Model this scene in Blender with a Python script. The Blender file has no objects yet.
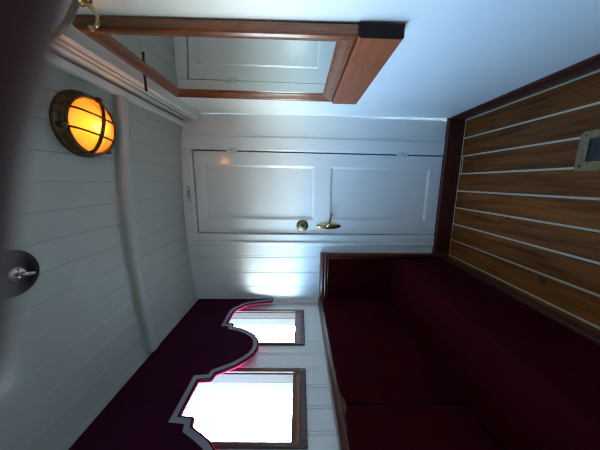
import bpy, bmesh, math, random
from mathutils import Vector, Matrix
random.seed(7)
S = bpy.context.scene
COL = S.collection

# ------------------------------------------------------------------ camera
F_PX, YAW, PITCH, ROLL = 230.7, .1846, .0005, .0038
CAM = Vector((.9748, -1.7183, 1.1338))
cy, sy, cp, sp, cr, sr = math.cos(YAW), math.sin(YAW), math.cos(PITCH), math.sin(PITCH), math.cos(ROLL), math.sin(ROLL)
FW = Vector((-sy * cp, cy * cp, sp))
r0 = Vector((cy, sy, 0)); u0 = r0.cross(FW)
RT = cr * r0 + sr * u0; UP = -sr * r0 + cr * u0
cd = bpy.data.cameras.new('camera'); cam = bpy.data.objects.new('camera', cd); COL.objects.link(cam)
cx_, cy_, cz_ = -UP, RT, -FW                      # the phone was held on its side: world up is picture left
cam.matrix_world = Matrix(((cx_.x, cy_.x, cz_.x, CAM.x), (cx_.y, cy_.y, cz_.y, CAM.y), (cx_.z, cy_.z, cz_.z, CAM.z), (0, 0, 0, 1)))
cd.sensor_fit = 'HORIZONTAL'; cd.sensor_width = 36; cd.lens = F_PX / 600 * 36
cd.clip_start = .004; cd.clip_end = 100
cd.dof.use_dof = True; cd.dof.focus_distance = 1.5; cd.dof.aperture_fstop = 2.6
S.camera = cam

# ------------------------------------------------------------------ world: bright overcast sky, paler land and water below
W = bpy.data.worlds.new('world'); S.world = W; W.use_nodes = True
nt = W.node_tree; nt.nodes.clear()
tc = nt.nodes.new('ShaderNodeTexCoord'); sx = nt.nodes.new('ShaderNodeSeparateXYZ'); mr = nt.nodes.new('ShaderNodeMapRange')
rp = nt.nodes.new('ShaderNodeValToRGB'); bg = nt.nodes.new('ShaderNodeBackground'); wo = nt.nodes.new('ShaderNodeOutputWorld')
mr.inputs['From Min'].default_value = -1; mr.inputs['From Max'].default_value = 1
nt.links.new(tc.outputs['Generated'], sx.inputs[0]); nt.links.new(sx.outputs['Z'], mr.inputs['Value'])
nt.links.new(mr.outputs[0], rp.inputs[0]); vd = nt.nodes.new('ShaderNodeVectorMath'); vd.operation = 'DOT_PRODUCT'; vd.inputs[1].default_value = (-.74, -.64, .20)   # thin cloud is brightest aft
pw = nt.nodes.new('ShaderNodeMath'); pw.operation = 'MAXIMUM'; pw.inputs[1].default_value = 0; p2 = nt.nodes.new('ShaderNodeMath'); p2.operation = 'POWER'; p2.inputs[1].default_value = 6
p3 = nt.nodes.new('ShaderNodeMath'); p3.operation = 'MULTIPLY_ADD'; p3.inputs[1].default_value = .45; p3.inputs[2].default_value = 1.08
sc_ = nt.nodes.new('ShaderNodeVectorMath'); sc_.operation = 'SCALE'
nt.links.new(tc.outputs['Generated'], vd.inputs[0]); nt.links.new(vd.outputs['Value'], pw.inputs[0]); nt.links.new(pw.outputs[0], p2.inputs[0]); nt.links.new(p2.outputs[0], p3.inputs[0])
nt.links.new(rp.outputs[0], sc_.inputs[0]); nt.links.new(p3.outputs[0], sc_.inputs['Scale']); nt.links.new(sc_.outputs[0], bg.inputs[0]); nt.links.new(bg.outputs[0], wo.inputs[0])
e = rp.color_ramp.elements
e[0].position = .25; e[0].color = (.05, .052, .05, 1)
e[1].position = .88; e[1].color = (.16, .27, .42, 1)
for p_, c_ in ((.46, (.20, .21, .20, 1)), (.51, (1.05, 1.10, 1.08, 1)), (.58, (.74, .97, 1.20, 1)), (.70, (.34, .60, .98, 1))):
    n_ = e.new(p_); n_.color = c_
bg.inputs['Strength'].default_value = 24.0

vs = S.view_settings
S.display_settings.display_device = 'sRGB'
vs.view_transform = 'Standard'; vs.look = 'None'; vs.gamma = 1; vs.use_curve_mapping = False
vs.exposure = 0.36
S.cycles.filter_width = 1.1

# ------------------------------------------------------------------ helpers
class MB:
    def __init__(s): s.bm = bmesh.new()
    def box(s, x0, x1, y0, y1, z0, z1):
        v = [s.bm.verts.new((x, y, z)) for x in (x0, x1) for y in (y0, y1) for z in (z0, z1)]
        for f in ((0, 1, 3, 2), (4, 6, 7, 5), (0, 4, 5, 1), (2, 3, 7, 6), (0, 2, 6, 4), (1, 5, 7, 3)):
            s.bm.faces.new([v[i] for i in f])
        return s
    def prism(s, pts, d):                          # closed planar polygon pts, swept by vector d
        d = Vector(d); a = [s.bm.verts.new(p) for p in pts]; b = [s.bm.verts.new(Vector(p) + d) for p in pts]
        n = len(pts); s.bm.faces.new(a); s.bm.faces.new(b[::-1])
        for i in range(n): s.bm.faces.new((a[i], a[(i + 1) % n], b[(i + 1) % n], b[i]))
        return s
    def rings(s, rings, close=True, cap=True):     # skin consecutive closed loops
        R = [[s.bm.verts.new(p) for p in r] for r in rings]
        for a, b in zip(R, R[1:]):
            n = len(a)
            for i in range(n): s.bm.faces.new((a[i], a[(i + 1) % n], b[(i + 1) % n], b[i]))
        if cap:
            s.bm.faces.new(R[0][::-1]); s.bm.faces.new(R[-1])
        return s
    def lathe(s, prof, c, axis=(0, 0, 1), n=40, sxy=(1, 1), cap=True):   # prof: (radius, height along axis)
        ax = Vector(axis).normalized(); t = Vector((1, 0, 0)) if abs(ax.x) < .9 else Vector((0, 1, 0))
        a = (t - ax * t.dot(ax)).normalized(); b = ax.cross(a); c = Vector(c)
        return s.rings([[c + ax * h + (a * math.cos(2 * math.pi * i / n) * sxy[0] + b * math.sin(2 * math.pi * i / n) * sxy[1]) * max(r, 1e-4)
                         for i in range(n)] for r, h in prof], cap=cap)
    def tube(s, pts, rad, n=12, closed=False):
        P = [Vector(p) for p in pts]; m = len(P); rads = rad if isinstance(rad, (list, tuple)) else [rad] * m
        out = []; prev = None
        for i in range(m):
            if closed: t = P[(i + 1) % m] - P[i - 1]
            else: t = P[min(i + 1, m - 1)] - P[max(i - 1, 0)]
            t.normalize()
            if prev is None:
                q = Vector((0, 0, 1)) if abs(t.z) < .9 else Vector((1, 0, 0)); a = (q - t * q.dot(t)).normalized()
            else: a = (prev - t * prev.dot(t)).normalized()
            prev = a; b = t.cross(a)
            out.append([P[i] + (a * math.cos(2 * math.pi * k / n) + b * math.sin(2 * math.pi * k / n)) * rads[i] for k in range(n)])
        if closed: return s.rings(out + [out[0]], cap=False)
        return s.rings(out)
    def ball(s, c, r, seg=20, scale=(1, 1, 1)):
        m = Matrix.Translation(c) @ Matrix.Diagonal((*scale, 1)); bmesh.ops.create_uvsphere(s.bm, u_segments=seg, v_segments=seg // 2, radius=r, matrix=m)
        return s
    def build(s, name, mat, parent=None, smooth=False, bevel=0, seg=2, kind=None, weld=False):
        if weld: bmesh.ops.remove_doubles(s.bm, verts=s.bm.verts, dist=1e-5)
        bmesh.ops.recalc_face_normals(s.bm, faces=s.bm.faces)
        me = bpy.data.meshes.new(name); s.bm.to_mesh(me); s.bm.free()
        o = bpy.data.objects.new(name, me); COL.objects.link(o); me.materials.append(mat)
        if parent: o.parent = parent; o.matrix_parent_inverse = Matrix.Translation(-Vector(parent.matrix_basis.translation)) if parent.type == 'EMPTY' else parent_inv(parent)
        if smooth:
            for p in me.polygons: p.use_smooth = True
        if bevel:
            b = o.modifiers.new('bevel', 'BEVEL'); b.width = bevel; b.segments = seg; b.limit_method = 'ANGLE'; b.angle_limit = math.radians(35)
            for p in me.polygons: p.use_smooth = True
            w = o.modifiers.new('normals', 'WEIGHTED_NORMAL'); w.keep_sharp = True
        if kind: o['kind'] = kind
        return o
def parent_inv(p):                                  # meshes sit at the origin of their root's frame
    m = Matrix.Identity(4); q = p
    while q.parent: q = q.parent
    return m
def lean(*objs):                                    # the hull flares: the right side and the bulkhead rake outwards with height
    for o in objs:
        for v in o.data.vertices:
            x = v.co.x; side = o.name == 'wall_right'; k = (.35 if side and v.co.z < 1 else 1) * min(max(.006 + .0235 * (x - .56), 0), .030); v.co.x = x + k * (v.co.z - 1.0)
def thing(name, loc, label, cat, group=None):
    o = bpy.data.objects.new(name, None); COL.objects.link(o); o.location = loc; o.empty_display_size = .05
    o['label'] = label; o['category'] = cat
    if group: o['group'] = group
    return o
def tag(o, label, cat, group=None):
    o['label'] = label; o['category'] = cat
    if group: o['group'] = group
    return o
def smooth_path(pts, sub=6):                        # Catmull-Rom through pts
    P = [Vector(p) for p in pts]; out = []
    for i in range(len(P) - 1):
        p0, p1, p2, p3 = P[max(i - 1, 0)], P[i], P[i + 1], P[min(i + 2, len(P) - 1)]
        for k in range(sub):
            t = k / sub
            out.append(.5 * (2 * p1 + (p2 - p0) * t + (2 * p0 - 5 * p1 + 4 * p2 - p3) * t * t + (3 * p1 - p0 - 3 * p2 + p3) * t ** 3))
    return out + [P[-1]]

# ------------------------------------------------------------------ materials
def mat(name):
    m = bpy.data.materials.new(name); m.use_nodes = True; n = m.node_tree
    return m, n, n.nodes['Principled BSDF']
def tex_obj(n, scale=(1, 1, 1)):
    t = n.nodes.new('ShaderNodeTexCoord'); mp = n.nodes.new('ShaderNodeMapping'); mp.inputs['Scale'].default_value = scale
    n.links.new(t.outputs['Object'], mp.inputs['Vector']); return mp.outputs[0]
def bump(n, b, fac, strength, dist=.002):
    k = n.nodes.new('ShaderNodeBump'); k.inputs['Strength'].default_value = strength; k.inputs['Distance'].default_value = dist
    n.links.new(fac, k.inputs['Height']); n.links.new(k.outputs[0], b.inputs['Normal'])
def noise(n, vec, scale, detail=4, rough=.55):
    t = n.nodes.new('ShaderNodeTexNoise'); t.inputs['Scale'].default_value = scale; t.inputs['Detail'].default_value = detail; t.inputs['Roughness'].default_value = rough
    n.links.new(vec, t.inputs['Vector']); return t.outputs['Fac']
def ramp(n, fac, stops):
    r = n.nodes.new('ShaderNodeValToRGB'); n.links.new(fac, r.inputs[0]); el = r.color_ramp.elements
    el[0].position, el[0].color = stops[0][0], (*stops[0][1], 1); el[1].position, el[1].color = stops[-1][0], (*stops[-1][1], 1)
    for p, c in stops[1:-1]: q = el.new(p); q.color = (*c, 1)
    return r.outputs[0]
def paint(name, c, rough, wob=.06):
    m, n, b = mat(name); v = tex_obj(n)
    f = noise(n, v, 2.5, 5)
    n.links.new(ramp(n, f, [(.3, tuple(x * .95 for x in c)), (.7, c)]), b.inputs['Base Color'])
    b.inputs['Roughness'].default_value = rough; bump(n, b, noise(n, v, 30, 3), wob, .003); return m
def wood(name, dark, light, rough, scale=(1, 1, 1), coat=.3, big=6):
    m, n, b = mat(name); v = tex_obj(n, scale)
    f = noise(n, v, big, 8, .65)
    n.links.new(ramp(n, f, [(.3, dark), (.52, tuple((a + c) / 2 for a, c in zip(dark, light))), (.72, light)]), b.inputs['Base Color'])
    b.inputs['Roughness'].default_value = rough; b.inputs['Coat Weight'].default_value = coat; b.inputs['Coat Roughness'].default_value = .15
    bump(n, b, f, .08, .002); return m
def metal(name, c, rough, spots=None):
    m, n, b = mat(name); b.inputs['Metallic'].default_value = 1; b.inputs['Roughness'].default_value = rough
    f = noise(n, tex_obj(n), 60, 4)
    n.links.new(ramp(n, f, [(.35, spots or tuple(x * .7 for x in c)), (.65, c)]), b.inputs['Base Color']); return m
def velvet(name, c, c2):
    m, n, b = mat(name); v = tex_obj(n)
    n.links.new(ramp(n, noise(n, v, 5, 4), [(.3, c), (.7, c2)]), b.inputs['Base Color'])
    b.inputs['Roughness'].default_value = .85; b.inputs['Sheen Weight'].default_value = .08; b.inputs['Sheen Roughness'].default_value = .4
    b.inputs['Sheen Tint'].default_value = (*[min(1, x * 4) for x in c2], 1); b.inputs['Specular IOR Level'].default_value = .06
    bump(n, b, noise(n, v, 400, 2), .15, .001); return m
M = {}
M['wall'] = paint('white_wall_paint', (.78, .81, .81), .33)
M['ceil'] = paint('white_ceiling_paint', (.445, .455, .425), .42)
M['door'] = paint('white_door_gloss', (.78, .81, .815), .16, .03)
M['trimw'] = paint('white_trim_gloss', (.74, .77, .76), .25)
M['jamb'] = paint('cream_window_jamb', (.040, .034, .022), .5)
M['mahog'] = wood('red_mahogany_frame', (.05, .010, .002), (.26, .068, .009), .3, (14, 14, 1.6), .35)
M['mahogy'] = wood('red_mahogany_rail', (.05, .010, .006), (.13, .03, .014), .3, (14, 1.6, 14), .45)
M['board'] = wood('reddish_brown_board', (.17, .032, .005), (.29, .068, .011), .5, (12, 1.2, 12), .05)
M['base'] = wood('dark_oxblood_baseboard', (.042, .006, .005), (.075, .012, .009), .42, (3, 3, 9), .15)
M['winframe'] = wood('brown_window_frame', (.05, .014, .010), (.10, .032, .022), .4, (12, 12, 2), .2)
M['winmould'] = wood('lighter_brown_moulding', (.13, .05, .026), (.24, .105, .055), .4, (12, 12, 2), .2)
M['winlip'] = wood('dark_brown_lip', (.018, .006, .004), (.030, .011, .006), .6, (12, 12, 2), 0)
M['velvet'] = velvet('crimson_velvet', (.028, .0002, .0024), (.042, .0003, .0036))
M['pelmet'] = velvet('dark_plum_velvet', (.026, .0025, .013), (.036, .004, .019))
M['lining'] = velvet('rose_red_lining', (.85, .06, .20), (.92, .09, .26))
M['braid'] = velvet('grey_lilac_braid', (.20, .19, .24), (.34, .32, .38))
M['piping'] = velvet('dark_braid_edge', (.03, .006, .014), (.05, .01, .02))
M['brass'] = metal('polished_brass', (.72, .52, .26), .22)
M['agedbrass'] = metal('aged_brass', (.27, .22, .135), .42, (.19, .155, .10))
M['bronze'] = metal('dark_bronze', (.19, .115, .055), .35, (.07, .045, .03))
M['chrome'] = metal('chrome', (.72, .74, .75), .16)
M['steelpaint'] = paint('painted_hinge', (.66, .68, .67), .3)
M['black'] = paint('black_iron', (.012, .012, .012), .4)
M['rosette'] = wood('dark_wood_rosette', (.010, .004, .0035), (.022, .008, .006), .55, (20, 20, 20), 0)
M['rosette'].node_tree.nodes['Principled BSDF'].inputs['Specular IOR Level'].default_value = .2
M['endgrain'] = wood('dark_end_grain', (.008, .004, .004), (.018, .008, .008), .75, (20, 20, 20), 0)
M['endgrain'].node_tree.nodes['Principled BSDF'].inputs['Specular IOR Level'].default_value = .2
M['skin'] = paint('shaded_skin', (.052, .016, .013), .6)  # backlit finger: its shade is put into the skin colour
M['nail'] = paint('finger_nail', (.16, .08, .07), .3)
M['sleeve'] = velvet('dark_sleeve_cloth', (.02, .02, .03), (.03, .03, .045))
M['enamel'] = paint('white_enamel', (.75, .77, .78), .25)
M['blue'] = paint('blue_lettering', (.03, .06, .24), .4)
M['dark'] = paint('dark_recess', (.012, .016, .028), .5)
# mirror
m, n, b = mat('mirror_silver'); b.inputs['Metallic'].default_value = 1; b.inputs['Roughness'].default_value = .012; b.inputs['Base Color'].default_value = (.78, .84, .82, 1); M['mirror'] = m
# thin clear pane
m = bpy.data.materials.new('window_glass'); m.use_nodes = True; n = m.node_tree; n.nodes.clear()
tr = n.nodes.new('ShaderNodeBsdfTransparent'); gl = n.nodes.new('ShaderNodeBsdfGlossy'); mx = n.nodes.new('ShaderNodeMixShader'); oo = n.nodes.new('ShaderNodeOutputMaterial')
gl.inputs['Roughness'].default_value = .03; tr.inputs['Color'].default_value = (.96, .98, .97, 1); mx.inputs['Fac'].default_value = .07
n.links.new(tr.outputs[0], mx.inputs[1]); n.links.new(gl.outputs[0], mx.inputs[2]); n.links.new(mx.outputs[0], oo.inputs[0]); M['glass'] = m
# amber lamp glass: frosted, lets the bulb through and glows
m = bpy.data.materials.new('amber_lamp_glass'); m.use_nodes = True; n = m.node_tree; n.nodes.clear()
tr = n.nodes.new('ShaderNodeBsdfTransparent'); tr.inputs['Color'].default_value = (1, .62, .16, 1)
em = n.nodes.new('ShaderNodeEmission'); em.inputs['Color'].default_value = (1, .36, .05, 1); em.inputs['Strength'].default_value = .22
tl = n.nodes.new('ShaderNodeBsdfTranslucent'); tl.inputs['Color'].default_value = (.22, .105, .032, 1); ad = n.nodes.new('ShaderNodeAddShader'); n.links.new(tl.outputs[0], ad.inputs[0]); n.links.new(em.outputs[0], ad.inputs[1])
gl = n.nodes.new('ShaderNodeBsdfGlossy'); gl.inputs['Roughness'].default_value = .2
mx = n.nodes.new('ShaderNodeMixShader'); mx.inputs['Fac'].default_value = .65; m2 = n.nodes.new('ShaderNodeMixShader'); m2.inputs['Fac'].default_value = .06; oo = n.nodes.new('ShaderNodeOutputMaterial')
n.links.new(tr.outputs[0], mx.inputs[1]); n.links.new(ad.outputs[0], mx.inputs[2]); n.links.new(mx.outputs[0], m2.inputs[1]); n.links.new(gl.outputs[0], m2.inputs[2]); n.links.new(m2.outputs[0], oo.inputs[0]); M['amber'] = m
m, n, b = mat('lit_bulb'); b.inputs['Emission Color'].default_value = (1, .62, .2, 1); b.inputs['Emission Strength'].default_value = 20; M['bulb'] = m
m, n, b = mat('lamp_reflector'); b.inputs['Base Color'].default_value = (.8, .72, .5, 1); b.inputs['Roughness'].default_value = .5; M['reflector'] = m
# floor: planks along Y with pale caulking
PL_X0, PL_W = 1.3945, .1199
m, n, b = mat('planked_floor'); b.inputs['Specular IOR Level'].default_value = .25
t = n.nodes.new('ShaderNodeTexCoord'); sp_ = n.nodes.new('ShaderNodeSeparateXYZ'); n.links.new(t.outputs['Object'], sp_.inputs[0])
def mth(op, a, b_=None, clamp=False):
    k = n.nodes.new('ShaderNodeMath'); k.operation = op; k.use_clamp = clamp
    for i, q in enumerate((a, b_)):
        if q is None: continue
        if isinstance(q, (int, float)): k.inputs[i].default_value = q
        else: n.links.new(q, k.inputs[i])
    return k.outputs[0]
q = mth('DIVIDE', mth('SUBTRACT', sp_.outputs['X'], PL_X0), PL_W)
fr = mth('SUBTRACT', q, mth('ROUND', q)); near = mth('MULTIPLY', mth('ABSOLUTE', fr), PL_W)
seam = mth('LESS_THAN', near, .0047)
endc = mth('LESS_THAN', mth('ABSOLUTE', mth('SUBTRACT', sp_.outputs['Y'], -.034)), .0035)
idx = mth('FLOOR', q)
butt = mth('MULTIPLY', mth('LESS_THAN', mth('ABSOLUTE', mth('SUBTRACT', sp_.outputs['Y'], -.052)), .0042), mth('COMPARE', idx, -3.0))
allc = mth('MAXIMUM', seam, mth('MAXIMUM', endc, butt))
wn = n.nodes.new('ShaderNodeTexWhiteNoise'); wn.noise_dimensions = '1D'; n.links.new(idx, wn.inputs['W'])
cmb = n.nodes.new('ShaderNodeCombineXYZ'); n.links.new(mth('MULTIPLY', sp_.outputs['X'], 22.0), cmb.inputs[0])
n.links.new(mth('ADD', mth('MULTIPLY', sp_.outputs['Y'], 1.7), mth('MULTIPLY', wn.outputs[0], 30)), cmb.inputs[1]); n.links.new(mth('MULTIPLY', idx, 3.1), cmb.inputs[2])
g = noise(n, cmb.outputs[0], 1.6, 7, .62)
wc = ramp(n, g, [(.28, (.04, .010, .0012)), (.48, (.165, .050, .0065)), (.7, (.26, .092, .014))])
cm2 = n.nodes.new('ShaderNodeCombineXYZ'); n.links.new(mth('MULTIPLY', sp_.outputs['X'], 16.0), cm2.inputs[0]); n.links.new(mth('ADD', mth('MULTIPLY', sp_.outputs['Y'], 7.0), mth('MULTIPLY', wn.outputs[0], 9)), cm2.inputs[1])
kn = ramp(n, noise(n, cm2.outputs[0], 1.0, 2), [(.68, (1, 1, 1)), (.76, (.30, .2, .16))])
vv = mth('ADD', mth('MULTIPLY', wn.outputs[0], .45), .75)
mm = n.nodes.new('ShaderNodeMix'); mm.data_type = 'RGBA'; mm.blend_type = 'MULTIPLY'; mm.inputs[0].default_value = 1; n.links.new(wc, mm.inputs[6]); n.links.new(kn, mm.inputs[7])
hv = n.nodes.new('ShaderNodeHueSaturation'); n.links.new(mm.outputs[2], hv.inputs['Color']); n.links.new(vv, hv.inputs['Value'])
mc = n.nodes.new('ShaderNodeMix'); mc.data_type = 'RGBA'; n.links.new(allc, mc.inputs[0]); n.links.new(hv.outputs[0], mc.inputs[6]); mc.inputs[7].default_value = (.46, .45, .38, 1)
n.links.new(mc.outputs[2], b.inputs['Base Color']); b.inputs['Roughness'].default_value = .55
bump(n, b, mth('SUBTRACT', mth('MULTIPLY', g, .4), mth('MULTIPLY', allc, .5)), .15, .002)
M['floor'] = m

# ------------------------------------------------------------------ room shell
WX, YN = 1.42, -2.42                                  # right wall, near wall
def ceil_z(x): return 1.955 + .050 * (1 - ((x - .71) / .71) ** 2)
MB().box(-.1, WX + .1, YN - .1, .1, -.05, 0).build('floor', M['floor'], kind='structure')

def chamfer_board(a, b, ca, cb, out):                  # profile of a tongue-and-groove board: [a,b] along, depth inwards
    p = [(a, -.016)]
    p += [(a, -.0045), (a + .004, 0)] if ca else [(a, 0)]
    if ca: p += [(a + .012, 0), (a + .0145, -.0028), (a + .017, 0)]
    p += [(b - .004, 0), (b, -.0045)] if cb else [(b, 0)]
    return p + [(b, -.016)]
# windows: opening along Y and Z
WINS = [(-.462, -.122), (-1.012, -.688), (-1.562, -1.238), (-2.112, -1.788)]
WZ0, WZ1 = 1.160, 1.76
# left wall
mb = MB(); mb2 = MB()
edges = sorted({round(-.018 - .107 * k, 4) for k in range(0, 23)} | {0.0, YN} | {y for w in WINS for y in w})
be = {round(-.018 - .107 * k, 4) for k in range(0, 23)}
for a, b_ in zip(edges, edges[1:]):
    if b_ - a < 1e-4: continue
    inside = any(a >= w[0] - 1e-6 and b_ <= w[1] + 1e-6 for w in WINS)
    pr = chamfer_board(a, b_, a in be and b_ - a > .03, b_ in be and b_ - a > .03, None)
    for z0, z1 in ([(0, WZ0), (WZ1, 2.03)] if inside else [(0, 2.03)]):
        mb.prism([(d, y, z0) for y, d in pr], (0, 0, z1 - z0))
        mb.box(-.10, -.016, a, b_, z0, z1)
mb.build('wall_left', M['wall'], kind='structure')
# far wall (with the door)
DX0, DX1, DZ0, DZ1 = .581, 1.184, .098, 1.917
mb = MB()
ed = sorted([0.0, .03, .152, .272, .395, .517, DX0, DX1, 1.272, 1.335, 1.40, WX]); bs = {.03, .152, .272, .395, .517}
for a, b_ in zip(ed, ed[1:]):
    pr = chamfer_board(a, b_, a in bs and b_ - a > .05, b_ in bs, None)
    zr = [(0, DZ0), (DZ1, 2.06)] if (a >= DX0 - 1e-6 and b_ <= DX1 + 1e-6) else [(0, 2.06)]
    for z0, z1 in zr:
        mb.prism([(x, -d, z0) for x, d in pr], (0, 0, z1 - z0)); mb.box(a, b_, .016, .09, z0, z1)
mb.box(WX - .01, WX + .12, .016, .09, 0, 2.06)
wall_far = mb.build('wall_far', M['wall'], kind='structure'); lean(wall_far)
bk = MB().box(DX0 - .03, DX1 + .03, .065, .09, DZ0 - .03, DZ1 + .03).build('door_gap_shade', M['dark']); bk.parent = wall_far; lean(bk)  # dark sheet behind the leaf, painted as the shade in the door gaps
# right wall: smooth sheets with one seam
mb = MB()
for y0, y1 in ((YN, -.2905), (-.2885, .0)): mb.box(WX, WX + .08, y0, y1, 0, 2.03)
mb.box(WX + .003, WX + .08, -.2906, -.2884, 0, 2.03)
lean(mb.build('wall_right', M['wall'], kind='structure'))
MB().box(-.1, WX + .12, YN - .08, YN, 0, 2.06).build('wall_near', M['wall'], kind='structure')
# ceiling: cambered, boarded along Y
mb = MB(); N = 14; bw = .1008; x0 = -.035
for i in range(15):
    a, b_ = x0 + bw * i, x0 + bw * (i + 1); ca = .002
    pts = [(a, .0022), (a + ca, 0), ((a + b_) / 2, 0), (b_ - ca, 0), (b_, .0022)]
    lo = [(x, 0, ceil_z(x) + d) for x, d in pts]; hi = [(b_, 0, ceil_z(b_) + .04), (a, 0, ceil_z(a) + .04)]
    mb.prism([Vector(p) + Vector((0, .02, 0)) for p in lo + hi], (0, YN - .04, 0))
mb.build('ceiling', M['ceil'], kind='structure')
# baseboards
MB().prism([(.441, -.026, 0), (.441, 0, 0), (.441, 0, .112), (.441, -.018, .112), (.441, -.026, .104)], (WX - .441, 0, 0)).build('baseboard_far', M['base'], kind='structure')
MB().prism([(WX - .019, 0, 0), (WX, 0, 0), (WX, 0, .108), (WX - .014, 0, .108), (WX - .019, 0, .100)], (0, YN, 0)).build('baseboard_right', M['base'], kind='structure')
# ceiling beam
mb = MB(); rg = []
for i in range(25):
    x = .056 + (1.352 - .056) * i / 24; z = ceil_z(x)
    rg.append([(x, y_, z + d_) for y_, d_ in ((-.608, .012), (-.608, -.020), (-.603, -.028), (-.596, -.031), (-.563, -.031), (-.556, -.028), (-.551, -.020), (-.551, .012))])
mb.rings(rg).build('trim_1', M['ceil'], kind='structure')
# right cornice battens and left shelf strip
MB().prism([(WX + .04, 0, 1.835), (WX - .018, 0, 1.838), (WX - .022, 0, 1.85), (WX - .022, 0, 1.862), (WX - .008, 0, 1.864), (WX - .008, 0, 1.872), (WX - .022, 0, 1.874), (WX - .022, 0, 1.893), (WX - .014, 0, 1.90), (WX + .04, 0, 1.90)], (0, YN, 0)).build('trim_2', M['trimw'], kind='structure')
MB().prism([(1.352, 0, 1.975), (1.352, 0, 1.942), (1.356, 0, 1.937), (1.380, 0, 1.937), (1.386, 0, 1.945), (1.386, 0, 1.975)], (0, YN, 0)).build('trim_3', M['trimw'], kind='structure')
MB().box(.0, .026, YN, 0, 1.905, 1.965).build('trim_4', M['trimw'], kind='structure', bevel=.004)
MB().box(WX - .022, WX + .04, YN, 0, 1.922, 1.965).build('trim_7', M['trimw'], kind='structure', bevel=.004)
# architrave round the door
MB().box(.524, DX0 - .004, -.007, 0, .112, 1.99).box(DX1 + .004, 1.275, -.007, 0, .112, 1.99).box(DX0 - .004, DX1 + .004, -.007, 0, DZ1 + .004, 1.99).build('trim_5', M['wall'], kind='structure', bevel=.003); lean(bpy.data.objects['trim_5'])
MB().box(.497, .524, -.016, 0, .112, 1.975).build('trim_6', M['wall'], kind='structure', bevel=.006); lean(bpy.data.objects['trim_6'])

# conduit pipe along the cornice
mb = MB(); mb.tube([(1.398, y, 1.912) for y in (YN + .02, -1.6, -.8, -.002)], .0095, 14)
pipe = tag(mb.build('conduit_pipe', M['trimw'], smooth=True), 'thin white pipe running along the cornice above the mirror', 'pipe')

# ------------------------------------------------------------------ windows
for i, (y0, y1) in enumerate(WINS):
    fr_ = MB(); o = .025; k = .058
    for q in ((y0 - .02, y0 - .002, WZ0 - k, WZ1 + k), (y1 + .002, y1 + o, WZ0 - k, WZ1 + k)): fr_.box(0, .014, *q)
    fr_.box(0, .014, y0 - .002, y1 + .002, WZ0 - k, WZ0 - k + .030).box(0, .014, y0 - .002, y1 + .002, WZ1 + .028, WZ1 + k)
    f = fr_.build('window_%d' % (i + 1), M['winframe'], kind='structure', bevel=.004)
    im = MB().rings([[(x, y0 + a_, WZ0 + c_), (x, y1 - a_, WZ0 + c_), (x, y1 - a_, WZ1 - c_), (x, y0 + a_, WZ1 - c_)] for x, a_, c_ in ((0, -.002, -.028), (.009, -.002, -.028), (.008, -.0005, -.014), (.003, .0, .0), (.0, .0, .0))], cap=False)
    im = im.build('inner_moulding', M['winmould']); im.parent = f; im['label'] = 'lighter brown inner moulding'
    lp = MB()
    for q in ((y0, y0 + .006, WZ0, WZ1), (y1 - .006, y1, WZ0, WZ1), (y0, y1, WZ0, WZ0 + .006), (y0, y1, WZ1 - .006, WZ1)): lp.box(-.045, .001, *q)
    lp = lp.build('inner_lip', M['winlip']); lp.parent = f
    gp = MB().box(-.049, -.045, y0, y1, WZ0, WZ1).build('window_pane', M['glass']); gp.parent = f
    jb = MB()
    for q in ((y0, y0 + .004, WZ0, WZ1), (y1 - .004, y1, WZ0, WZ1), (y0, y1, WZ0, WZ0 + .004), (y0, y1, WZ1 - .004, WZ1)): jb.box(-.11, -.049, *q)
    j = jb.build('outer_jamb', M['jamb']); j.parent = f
    # daylight portal: only tells the renderer where the sky comes in
    ld = bpy.data.lights.new('daylight', 'AREA'); ld.shape = 'RECTANGLE'; ld.size = y1 - y0; ld.size_y = WZ1 - WZ0
    lo = bpy.data.objects.new('daylight', ld); COL.objects.link(lo); lo.location = (-.112, (y0 + y1) / 2, (WZ0 + WZ1) / 2)
    lo.rotation_euler = (math.radians(90), 0, math.radians(-90)); ld.cycles.is_portal = True

# ------------------------------------------------------------------ door
def door_leaf():
    mb = MB(); y = .012; z0, z1 = DZ0 + .003, DZ1 - .010; x0, x1 = DX0 + .005, DX1 - .009
    panels = [(.686, 1.082, .186, .912), (.704, 1.088, 1.028, 1.852)]
    mb.box(x0, x1, y + .012, y + .036, z0, z1)
    xs = [x0, .69, 1.085, x1]
    zs = [(z0, .186), (.912, 1.028), (1.852, z1)]
    for a, b_ in zs: mb.box(x0, x1, y, y + .012, a, b_)
    for a, b_ in ((.186, .912), (1.028, 1.852)):
        mb.box(x0, .690, y, y + .012, a, b_); mb.box(1.085, x1, y, y + .012, a, b_)
        p = [(.690, a), (1.085, a), (1.085, b_), (.690, b_)]; i = .016      # sloped sticking and raised field
        ins = [(.690 + i, a + i), (1.085 - i, a + i), (1.085 - i, b_ - i), (.690 + i, b_ - i)]
        mb.rings([[(q[0], y + .001, q[1]) for q in p], [(q[0], y + .0105, q[1]) for q in ins]], cap=False)
    return mb
door = door_leaf().build('door_1', M['door'], kind='structure')
def ch(o): o.parent = door; return o
for zc in (1.622, .402):
    mb = MB(); mb.tube([(DX1, -.003, zc - .038), (DX1, -.003, zc + .038)], .0065, 12)
    mb.box(DX1 - .018, DX1 + .018, -.0075, .011, zc - .036, zc + .036)
    h = ch(mb.build('hinge', M['steelpaint'], smooth=False))
    s_ = MB(); s_.box(DX1 - .004, DX1 + .004, -.0105, -.004, zc - .0025, zc + .0025); s_ = s_.build('hinge_pin', M['black']); s_.parent = h
mb = MB(); mb.lathe([(.045, 0), (.045, .003), (.041, .007), (.030, .008), (.022, .011), (.006, .011)], (.646, .012, 1.117), (0, -1, 0))
esc = ch(mb.build('keyhole_cover', M['agedbrass'], smooth=True)); esc['label'] = 'round brass keyhole cover'
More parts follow.
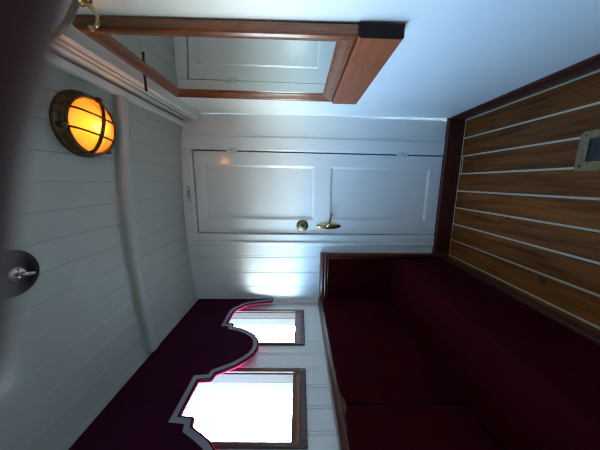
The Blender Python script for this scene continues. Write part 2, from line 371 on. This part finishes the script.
mb = MB(); mb.lathe([(.012, 0), (.009, .004), (.002, .005)], (.646, .001, 1.117), (0, -1, 0), 16); k_ = mb.build('keyhole', M['black'], smooth=True); k_.parent = esc
mb = MB(); mb.lathe([(1, 0), (1, .003), (.85, .007), (.4, .009)], (.646, .012, .916), (0, -1, 0), 40, (1, 1))
me_pl = mb
for v in me_pl.bm.verts:
    v.co.x = .646 + (v.co.x - .646) * .026; v.co.z = .916 + (v.co.z - .916) * .094
pl = ch(me_pl.build('handle_plate', M['brass'], smooth=True)); pl['label'] = 'oval brass handle plate'
mb = MB(); mb.tube(smooth_path([(.648, .006, .930), (.650, -.020, .930), (.658, -.038, .928), (.678, -.046, .922), (.715, -.050, .912), (.755, -.048, .905)], 5),
                   [.010] * 6 + [.0095] * 5 + [.009] * 5 + [.008] * 5 + [.007] * 4 + [.006], 14)
lv = ch(mb.build('handle_lever', M['brass'], smooth=True))

lean(door); [lean(c) for c in door.children]; [lean(c) for d_ in door.children for c in d_.children]
# little enamel sign above the door
sg = thing('door_sign', (.885, 0, 1.952), 'small white enamel sign with blue border and blue lettering above the door', 'sign')
MB().box(.828, .942, -.010, -.006, 1.938, 1.968).build('sign_plate', M['enamel'], sg, bevel=.002)
mb = MB()
for q in ((.831, .939, 1.941, 1.9435), (.831, .939, 1.9625, 1.965), (.831, .834, 1.941, 1.965), (.936, .939, 1.941, 1.965)): mb.box(q[0], q[1], -.0108, -.0098, q[2], q[3])
mb.build('sign_border', M['blue'], sg)
mb = MB(); px = .858
for k in range(5):                                     # a short word, too small to read
    mb.tube(smooth_path([(px, -.0105, 1.948), (px + .004, -.0105, 1.958), (px + .008, -.0105, 1.949), (px + .011, -.0105, 1.955)], 4), .0017, 6); px += .011
mb.build('sign_lettering', M['blue'], sg)

# ------------------------------------------------------------------ bench sofa along the left wall
sofa = thing('bench_sofa', (.22, -1.2, 0), 'built in bench sofa of dark crimson velvet with mahogany top rail under the windows', 'sofa')
YS0, YS1 = -2.36, -.004
def cushion(x0, x1, y0, y1, z0, z1, r, name, matk, puff=.012, parent=sofa):
    bm = bmesh.new(); bmesh.ops.create_cube(bm, size=1); bmesh.ops.subdivide_edges(bm, edges=bm.edges, cuts=10, use_grid_fill=True)
    c = Vector(((x0 + x1) / 2, (y0 + y1) / 2, (z0 + z1) / 2)); h = Vector(((x1 - x0) / 2, (y1 - y0) / 2, (z1 - z0) / 2))
    for v in bm.verts:
        u = v.co * 2
        p = Vector((u.x * h.x, u.y * h.y, u.z * h.z)); inn = Vector([max(-(h[i] - r), min(h[i] - r, p[i])) for i in range(3)]); d = p - inn
        if d.length > 1e-6: p = inn + d.normalized() * min(r, d.length) if sum(abs(d[i]) > 1e-6 for i in range(3)) > 1 else p
        f = [max(0, 1 - u[i] ** 2) for i in range(3)]
        n_ = [abs(u[i]) > .999 for i in range(3)]
        for i in range(3):
            if n_[i]: p[i] += math.copysign(puff, u[i]) * math.prod(math.sqrt(f[j]) for j in range(3) if j != i)
        v.co = c + p
    s = MB(); s.bm.free(); s.bm = bm
    o = s.build(name, M[matk], parent, smooth=True); sb = o.modifiers.new('subdivision', 'SUBSURF'); sb.levels = 1; sb.render_levels = 2; return o
cushion(.055, .415, YS0, -.03, .30, .452, .03, 'seat', 'velvet', .008)
MB().box(.06, .400, YS0, -.028, .05, .33).build('front_panel', M['velvet'], sofa, bevel=.012)
MB().box(.03, .412, YS0, -.028, 0, .055).build('plinth', M['base'], sofa, bevel=.004)
cushion(.018, .078, -.905, -.032, .42, .955, .02, 'back_cushion', 'velvet', .006)
cushion(.018, .078, -1.78, -.915, .42, .955, .02, 'back_cushion', 'velvet', .006)
cushion(.018, .078, YS0, -1.79, .42, .955, .02, 'back_cushion', 'velvet', .006)
# moulded top rail along the wall
MB().prism([(.002, 0, .935), (.060, 0, .935), (.066, 0, .944), (.060, 0, .952), (.064, 0, .962), (.058, 0, .975), (.044, 0, .986), (.002, 0, .988)], (0, YS0, 0)).build('back_rail', M['mahogy'], sofa, bevel=.002)
# end panel against the far wall
ep = MB().box(.06, .41, -.024, -.008, .05, .93).build('end_panel', M['velvet'], sofa, bevel=.006)
MB().prism([(.06, -.002, .925), (.06, -.034, .925), (.06, -.038, .936), (.06, -.032, .946), (.06, -.036, .958), (.06, -.028, .974), (.06, -.002, .980)], (.380, 0, 0)).build('end_rail', M['mahogy'], sofa, bevel=.002)
MB().box(.410, .440, -.036, -.002, 0, .93).build('end_post', M['mahogy'], sofa, bevel=.006)
mb = MB(); mb.tube([(.075, -.030, .918), (.402, -.030, .918), (.402, -.030, .5)], .006, 10); mb.build('inner_bead', M['mahog'], sofa, smooth=True)
for y in (-.25, -.49, -.74, -1.0, -1.3): MB().ball((.0645, y, .957), .0035, 10).build('brass_pin', M['brass'], sofa, smooth=True)

# ------------------------------------------------------------------ pelmet
prof = [(-.004, 1.352), (-.045, 1.361), (-.058, 1.447), (-.082, 1.519), (-.106, 1.560), (-.134, 1.574), (-.150, 1.600), (-.175, 1.612), (-.215, 1.618), (-.338, 1.618), (-.338, 1.578),
        (-.372, 1.566), (-.385, 1.517), (-.415, 1.459), (-.450, 1.412), (-.485, 1.388), (-.530, 1.375), (-.570, 1.375), (-.611, 1.388), (-.647, 1.416), (-.688, 1.460), (-.714, 1.503), (-.738, 1.549),
        (-.773, 1.558), (-.779, 1.618)]
half = [(y, z) for y, z in prof if -.780 <= y <= -.53]                 # one half lobe, repeated towards the camera
rest = [(-1.730 - y, z) for y, z in half[::-1]]                        # mirrored about the second window
prof2 = prof + rest
full = [(2 * -1.19 - y, z) for y, z in prof2[::-1] if 2 * -1.19 - y < prof2[-1][0] - .02 and 2 * -1.19 - y > YN + .05]
prof2 = prof2 + full
XP = .048
pel = thing('window_pelmet', (XP, -1.2, 1.9), 'long plum velvet pelmet with scalloped braid edge hanging over both windows', 'pelmet')
yend = prof2[-1][0]
def offset(poly, d):
    out = []
    for i, p in enumerate(poly):
        a = Vector(poly[max(i - 1, 0)]); b_ = Vector(p); c = Vector(poly[min(i + 1, len(poly) - 1)])
        n1 = (b_ - a).normalized() if i else (c - b_).normalized(); n2 = (c - b_).normalized() if i < len(poly) - 1 else n1
        m1 = Vector((n1.y, -n1.x)); m2 = Vector((n2.y, -n2.x)); mm_ = (m1 + m2)
        if mm_.length < .3: mm_ = m1
        mm_.normalize(); k = max(.5, mm_.dot(m1)); out.append(b_ + mm_ * d / k)
    return out
def strip(lo, hi, x0, x1, name, mk, parent=pel):
    mb = MB(); n_ = len(lo)
    V = [[mb.bm.verts.new((x, p[0], p[1])) for p in L] for x in (x0, x1) for L in (lo, hi)]
    for i in range(n_ - 1):
        mb.bm.faces.new((V[0][i], V[0][i + 1], V[1][i + 1], V[1][i])); mb.bm.faces.new((V[2][i], V[2][i + 1], V[3][i + 1], V[3][i]))
        mb.bm.faces.new((V[0][i], V[0][i + 1], V[2][i + 1], V[2][i])); mb.bm.faces.new((V[1][i], V[1][i + 1], V[3][i + 1], V[3][i]))
    for j in (0, n_ - 1): mb.bm.faces.new((V[0][j], V[1][j], V[3][j], V[2][j]))
    return mb.build(name, M[mk], parent)
top = [Vector((p[0], 1.945)) for p in prof2]
strip(prof2, top, XP - .005, XP, 'velvet_panel', 'pelmet')
strip(offset(prof2, -.007), top, XP - .010, XP - .0055, 'lining', 'lining')
in1 = offset(prof2, .004); in2 = offset(prof2, .027)
strip(in1, in2, XP, XP + .004, 'braid', 'braid')
strip(offset(prof2, -.002), in1, XP - .002, XP + .005, 'edge_piping', 'piping')
strip(in2, offset(prof2, .030), XP, XP + .003, 'inner_piping', 'piping')
MB().box(.027, XP - .011, yend, -.004, 1.915, 1.948).build('pelmet_batten', M['trimw'], pel)['label'] = 'white pelmet batten'

# ------------------------------------------------------------------ mirror on the right wall
mir = thing('wall_mirror', (WX, -.69, .84), 'mahogany framed mirror with a broad bottom board on the right white wall', 'mirror')
MY0, MY1, MZ0, MZ1 = -.962, -.405, .968, 1.79
def frame_rect(prof, name, mk):                         # moulded frame: profile (inset from outer edge, height off wall) mitred round the rectangle
    rg = []
    for d, h in prof:
        rg.append([(WX - h, MY0 + d, MZ0 + d), (WX - h, MY1 - d, MZ0 + d), (WX - h, MY1 - d, MZ1 - d), (WX - h, MY0 + d, MZ1 - d)])
    return MB().rings(rg, cap=False).build(name, M[mk], mir, weld=True)
frame_rect([(0, .0), (0, .024), (.003, .029), (.010, .033), (.018, .033), (.021, .029), (.024, .029), (.034, .025), (.044, .020), (.047, .020), (.050, .016), (.055, .016), (.055, .006)], 'mirror_frame', 'mahog')
MB().box(WX - .014, WX - .008, MY0 + .05, MY1 - .05, MZ0 + .05, MZ1 - .05).build('mirror_glass', M['mirror'], mir)
MB().prism([(WX, MY0 - .006, .968), (WX - .034, MY0 - .006, .968), (WX - .037, MY0 - .006, .960), (WX - .037, MY0 - .006, .842), (WX - .034, MY0 - .006, .838), (WX, MY0 - .006, .838)], (0, MY1 - MY0 + .012, 0)).build('bottom_board', M['board'], mir, bevel=.001)
br = MB().box(WX - .036, WX - .003, -.654, -.646, 1.788, 1.794).box(WX - .080, WX - .030, -.653, -.647, 1.786, 1.794).ball((WX - .082, -.650, 1.790), .0065, 12).build('hanging_bracket', M['black'], mir)
MB().prism([(WX, MY0 - .0075, .9685), (WX - .0345, MY0 - .0075, .9685), (WX - .0375, MY0 - .0075, .960), (WX - .0375, MY0 - .0075, .842), (WX - .0345, MY0 - .0075, .8375), (WX, MY0 - .0075, .8375)], (0, .0016, 0)).build('board_end', M['endgrain'], mir)['label'] = 'nearly black end of the board'
for y, z in ((-.83, .90), (-.60, .88), (-.50, .94)): MB().lathe([(.004, 0), (.003, .001)], (WX - .037, y, z), (-1, 0, 0), 10).build('board_screw', M['bronze'], mir)

for c in mir.children: lean(c)

# ------------------------------------------------------------------ ceiling lamp
LX, LY = 1.188, -.768; LZ = ceil_z(LX)
tilt = math.atan2(ceil_z(LX + .01) - ceil_z(LX - .01), .02)
lamp = thing('bulkhead_lamp', (LX, LY, LZ), 'round dark bronze caged ship lamp glowing amber on the ceiling', 'lamp')
ax = Vector((math.sin(tilt), 0, -math.cos(tilt))); LC = Vector((LX, LY, LZ - .002))
MB().lathe([(.121, 0), (.121, .008), (.118, .014), (.113, .018), (.111, .030), (.107, .036), (.099, .038), (.099, .014)], LC, ax, 56, cap=False).build('lamp_base', M['bronze'], lamp, smooth=True)
MB().lathe([(.0995, .012), (.05, .010), (.001, .010)], LC, ax, 40, cap=False).build('reflector', M['reflector'], lamp, smooth=True)
gl_prof = [(.098 * math.cos(a), .032 + .040 * math.sin(a)) for a in [math.pi / 2 * k / 12 for k in range(12)]] + [(.0005, .072)]
MB().lathe(gl_prof, LC, ax, 48, cap=False).build('lamp_glass', M['amber'], lamp, smooth=True)
mb = MB(); mb.lathe([(.001, .030), (.014, .034), (.022, .048), (.022, .050), (.014, .060), (.001, .064)], LC + Vector((.0, .02, 0)), ax, 24); mb.build('bulb', M['bulb'], lamp, smooth=True)
t1 = Vector((math.cos(tilt), 0, math.sin(tilt))); t2 = Vector((0, 1, 0))
def on(a, b_, h): return LC + t1 * a + t2 * b_ + ax * h
mb = MB()
mb.tube([on(.104 * math.cos(q), .104 * math.sin(q), .040) for q in [2 * math.pi * k / 48 for k in range(48)]], .0065, 10, closed=True)
mb.build('cage_ring', M['bronze'], lamp, smooth=True)
def bar(ang, off, r_, name='cage_bar'):
    pts = []; L = math.sqrt(max(.104 ** 2 - off ** 2, 0))
    for k in range(25):
        s_ = -1 + 2 * k / 24; rr = min(1, math.hypot(off, s_ * L) / .104); h = .040 + .040 * math.sqrt(max(0, 1 - rr ** 2))
        a, b_ = s_ * L, off
        pts.append(on(a * math.cos(ang) - b_ * math.sin(ang), a * math.sin(ang) + b_ * math.cos(ang), h))
    MB().tube(pts, r_, 10).build(name, M['bronze'], lamp, smooth=True)
bar(math.radians(12), 0, .0065); bar(math.radians(98), .034, .0038); bar(math.radians(98), -.034, .0038)
for q in (20, 140, 260):
    a = math.radians(q); c = on(.113 * math.cos(a), .113 * math.sin(a), .018)
    mb = MB(); mb.lathe([(.011, 0), (.011, .022), (.008, .028), (.003, .030)], c, ax, 14); mb.build('clamp_knob', M['bronze'], lamp, smooth=True)
ld = bpy.data.lights.new('lamp_light', 'POINT'); ld.energy = 3.6; ld.color = (1, .42, .10); ld.shadow_soft_size = .026
lo = bpy.data.objects.new('lamp_light', ld); COL.objects.link(lo); lo.location = LC + ax * .052 + Vector((0, .02, 0))

# ------------------------------------------------------------------ ceiling rosette with chrome ball
RX, RY = .70, -1.065; RZ = ceil_z(RX)
ros = thing('ceiling_rosette', (RX, RY, RZ), 'round dark wooden rosette with a chrome ball fitting on the ceiling', 'ceiling fitting')
MB().lathe([(.072, -.006), (.072, .006), (.067, .014), (.060, .018), (.046, .019), (.040, .015), (.001, .014)], (RX, RY, RZ), (0, 0, -1), 48).build('wooden_disc', M['rosette'], ros, smooth=True)
MB().lathe([(.024, .012), (.024, .018), (.021, .026), (.013, .034), (.001, .037)], (RX, RY, RZ), (0, 0, -1), 28).build('chrome_dome', M['chrome'], ros, smooth=True)
MB().tube([(RX, RY, RZ - .034), (RX - .003, RY + .01, RZ - .046), (RX - .004, RY + .022, RZ - .050)], [.008, .006, .004], 12).build('chrome_nozzle', M['chrome'], ros, smooth=True)
MB().box(RX - .03, RX - .014, RY - .004, RY + .004, RZ - .022, RZ - .017).build('chrome_tab', M['chrome'], ros, bevel=.001)

# ------------------------------------------------------------------ brass coat hook
HY, HZ, HX = -1.03, 1.702, WX + .021
hook = thing('coat_hook', (HX, HY, HZ), 'double brass coat hook beside the top of the mirror', 'hook')
MB().lathe([(.026, -.004), (.026, .003), (.020, .008), (.012, .012), (.010, .018)], (HX, HY, HZ), (-1, 0, 0), 28).build('hook_plate', M['brass'], hook, smooth=True)
MB().tube(smooth_path([(HX - .010, HY, HZ - .008), (HX - .026, HY - .002, HZ - .028), (HX - .046, HY - .002, HZ - .040), (HX - .064, HY, HZ - .036), (HX - .071, HY + .002, HZ - .022)], 6), [.0062] * 7 + [.0055] * 7 + [.0045] * 6 + [.0042] * 5, 12).build('hook_prong', M['brass'], hook, smooth=True)
MB().ball((HX - .071, HY + .002, HZ - .018), .0072, 16).build('hook_knob', M['brass'], hook, smooth=True)
MB().tube(smooth_path([(HX - .010, HY, HZ + .006), (HX - .032, HY, HZ + .022), (HX - .060, HY, HZ + .042), (HX - .080, HY, HZ + .066), (HX - .094, HY, HZ + .090)], 6), [.0075] * 7 + [.0075] * 7 + [.007] * 6 + [.0055] * 5, 12).build('hook_prong', M['agedbrass'], hook, smooth=True)
MB().ball((HX - .096, HY, HZ + .094), .0075, 16).build('hook_knob', M['brass'], hook, smooth=True)

# ------------------------------------------------------------------ brass floor plate
fp = thing('floor_plate', (1.1, -.83, 0), 'square brass lifting plate with a dark recess let into the plank floor', 'floor plate')
def plate():
    mb = MB(); x0, x1, y0, y1 = 1.022, 1.176, -.90, -.738; a, b_, c, d = 1.057, 1.145, -.868, -.772
    out = [(x0, y0), (x1 - .012, y0), (x1, y0 + .012), (x1, y1 - .012), (x1 - .012, y1), (x0 + .006, y1), (x0, y1 - .006)]
    inn = [(a, c), (b_, c), (b_, c), (b_, d), (b_, d), (a, d), (a, d)]
    mb.rings([[(*p, 0) for p in out], [(*p, .005) for p in out], [(*p, .006) for p in inn], [(*p, .001) for p in inn]], cap=False); return mb
plate().build('plate', M['agedbrass'], fp, weld=True)
MB().box(1.055, 1.147, -.870, -.770, .0005, .0015).build('recess', M['dark'], fp)
MB().tube([(1.075, -.80, .004), (1.075, -.84, .004), (1.127, -.84, .004), (1.127, -.80, .004)], .0025, 8).build('lifting_ring', M['agedbrass'], fp, smooth=True)
for x, y in ((1.040, -.755), (1.160, -.757), (1.040, -.885), (1.160, -.885)):
    MB().lathe([(.005, .005), (.004, .007), (.001, .007)], (x, y, 0), (0, 0, 1), 12).build('screw', M['bronze'], fp)

# small screw holes in the ceiling by the door
for x, y in ((1.313, -.36), (1.318, -.30), (1.320, -.27)):
    o = MB().lathe([(.003, -.004), (.004, .0025), (.001, .003)], (x, y, ceil_z(x)), (0, 0, -1), 10).build('ceiling_screw', M['bronze'])
    tag(o, 'tiny dark screw head in the white ceiling near the cornice', 'screw', 'ceiling screws')

# ------------------------------------------------------------------ the photographer's hand: one finger strays over the corner of the lens
def cp3(a, b_, c): return CAM + RT * a + UP * b_ + FW * c
def cpx(x, y, c): return cp3((225 - y) / F_PX * c, (300 - x) / F_PX * c, c)
hand = thing('hand', cp3(.13, -.06, -.02), "hand of the person taking the picture, one blurred dark finger over the view's corner", 'hand')
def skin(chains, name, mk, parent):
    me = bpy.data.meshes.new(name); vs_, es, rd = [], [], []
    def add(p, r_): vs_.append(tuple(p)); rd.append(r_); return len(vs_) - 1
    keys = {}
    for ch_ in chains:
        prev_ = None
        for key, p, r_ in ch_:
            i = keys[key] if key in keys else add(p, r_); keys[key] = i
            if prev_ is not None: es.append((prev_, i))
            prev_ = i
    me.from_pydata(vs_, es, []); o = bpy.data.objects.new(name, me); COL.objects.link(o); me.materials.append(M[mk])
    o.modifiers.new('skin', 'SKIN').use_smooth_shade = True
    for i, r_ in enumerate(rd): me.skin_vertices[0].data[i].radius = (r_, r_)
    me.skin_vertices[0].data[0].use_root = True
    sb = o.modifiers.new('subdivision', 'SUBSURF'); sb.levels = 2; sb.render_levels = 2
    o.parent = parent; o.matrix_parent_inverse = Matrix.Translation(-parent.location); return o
C_ = .036
base_ = [('wrist', cp3(.13, -.06, -.015), .021), ('elbow', cp3(.175, -.19, -.10), .034)]
palm = [('wrist', cp3(.13, -.06, -.015), .021), ('palm', cp3(.096, -.012, .004), .022)]
idx_ = [('palm', None, 0), ('ik', cp3(.068, .034, .030), .0115)] + [('i%d' % k, cpx(x, y, C_), r_) for k, (x, y, r_) in enumerate([(-3, -70, .0098), (-19, 0, .0094), (-40, 70, .0092), (-54, 130, .0088), (-64, 200, .0086), (-65, 290, .0084), (-58, 370, .0078), (-50, 425, .0058)])]
chains = [base_, palm, idx_]
for nm, kb, dz in (('m', .012, 0), ('r', -.009, -.004), ('l', -.029, -.010)):
    L = 1 if nm != 'l' else .8
    chains.append([('palm', None, 0), (nm + 'k', cp3(.074, kb, .026 + dz), .0105), (nm + '1', cp3(.052 - .002 * L, kb - .004, .030 + dz), .009), (nm + '2', cp3(.040, kb - .006, .006), .0082), (nm + '3', cp3(.043, kb - .007, -.016 * L), .007)])
chains.append([('wrist', None, 0), ('tk', cp3(.102, -.050, -.028), .0125), ('t1', cp3(.074, -.036, -.038), .0105), ('t2', cp3(.046, -.024, -.036), .0085)])
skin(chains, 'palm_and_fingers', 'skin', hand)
MB().tube([cp3(.138, -.082, -.030), cp3(.152, -.122, -.056), cp3(.172, -.18, -.094), cp3(.180, -.205, -.11)], [.032, .037, .042, .043], 24).build('sleeve', M['sleeve'], hand, smooth=True)
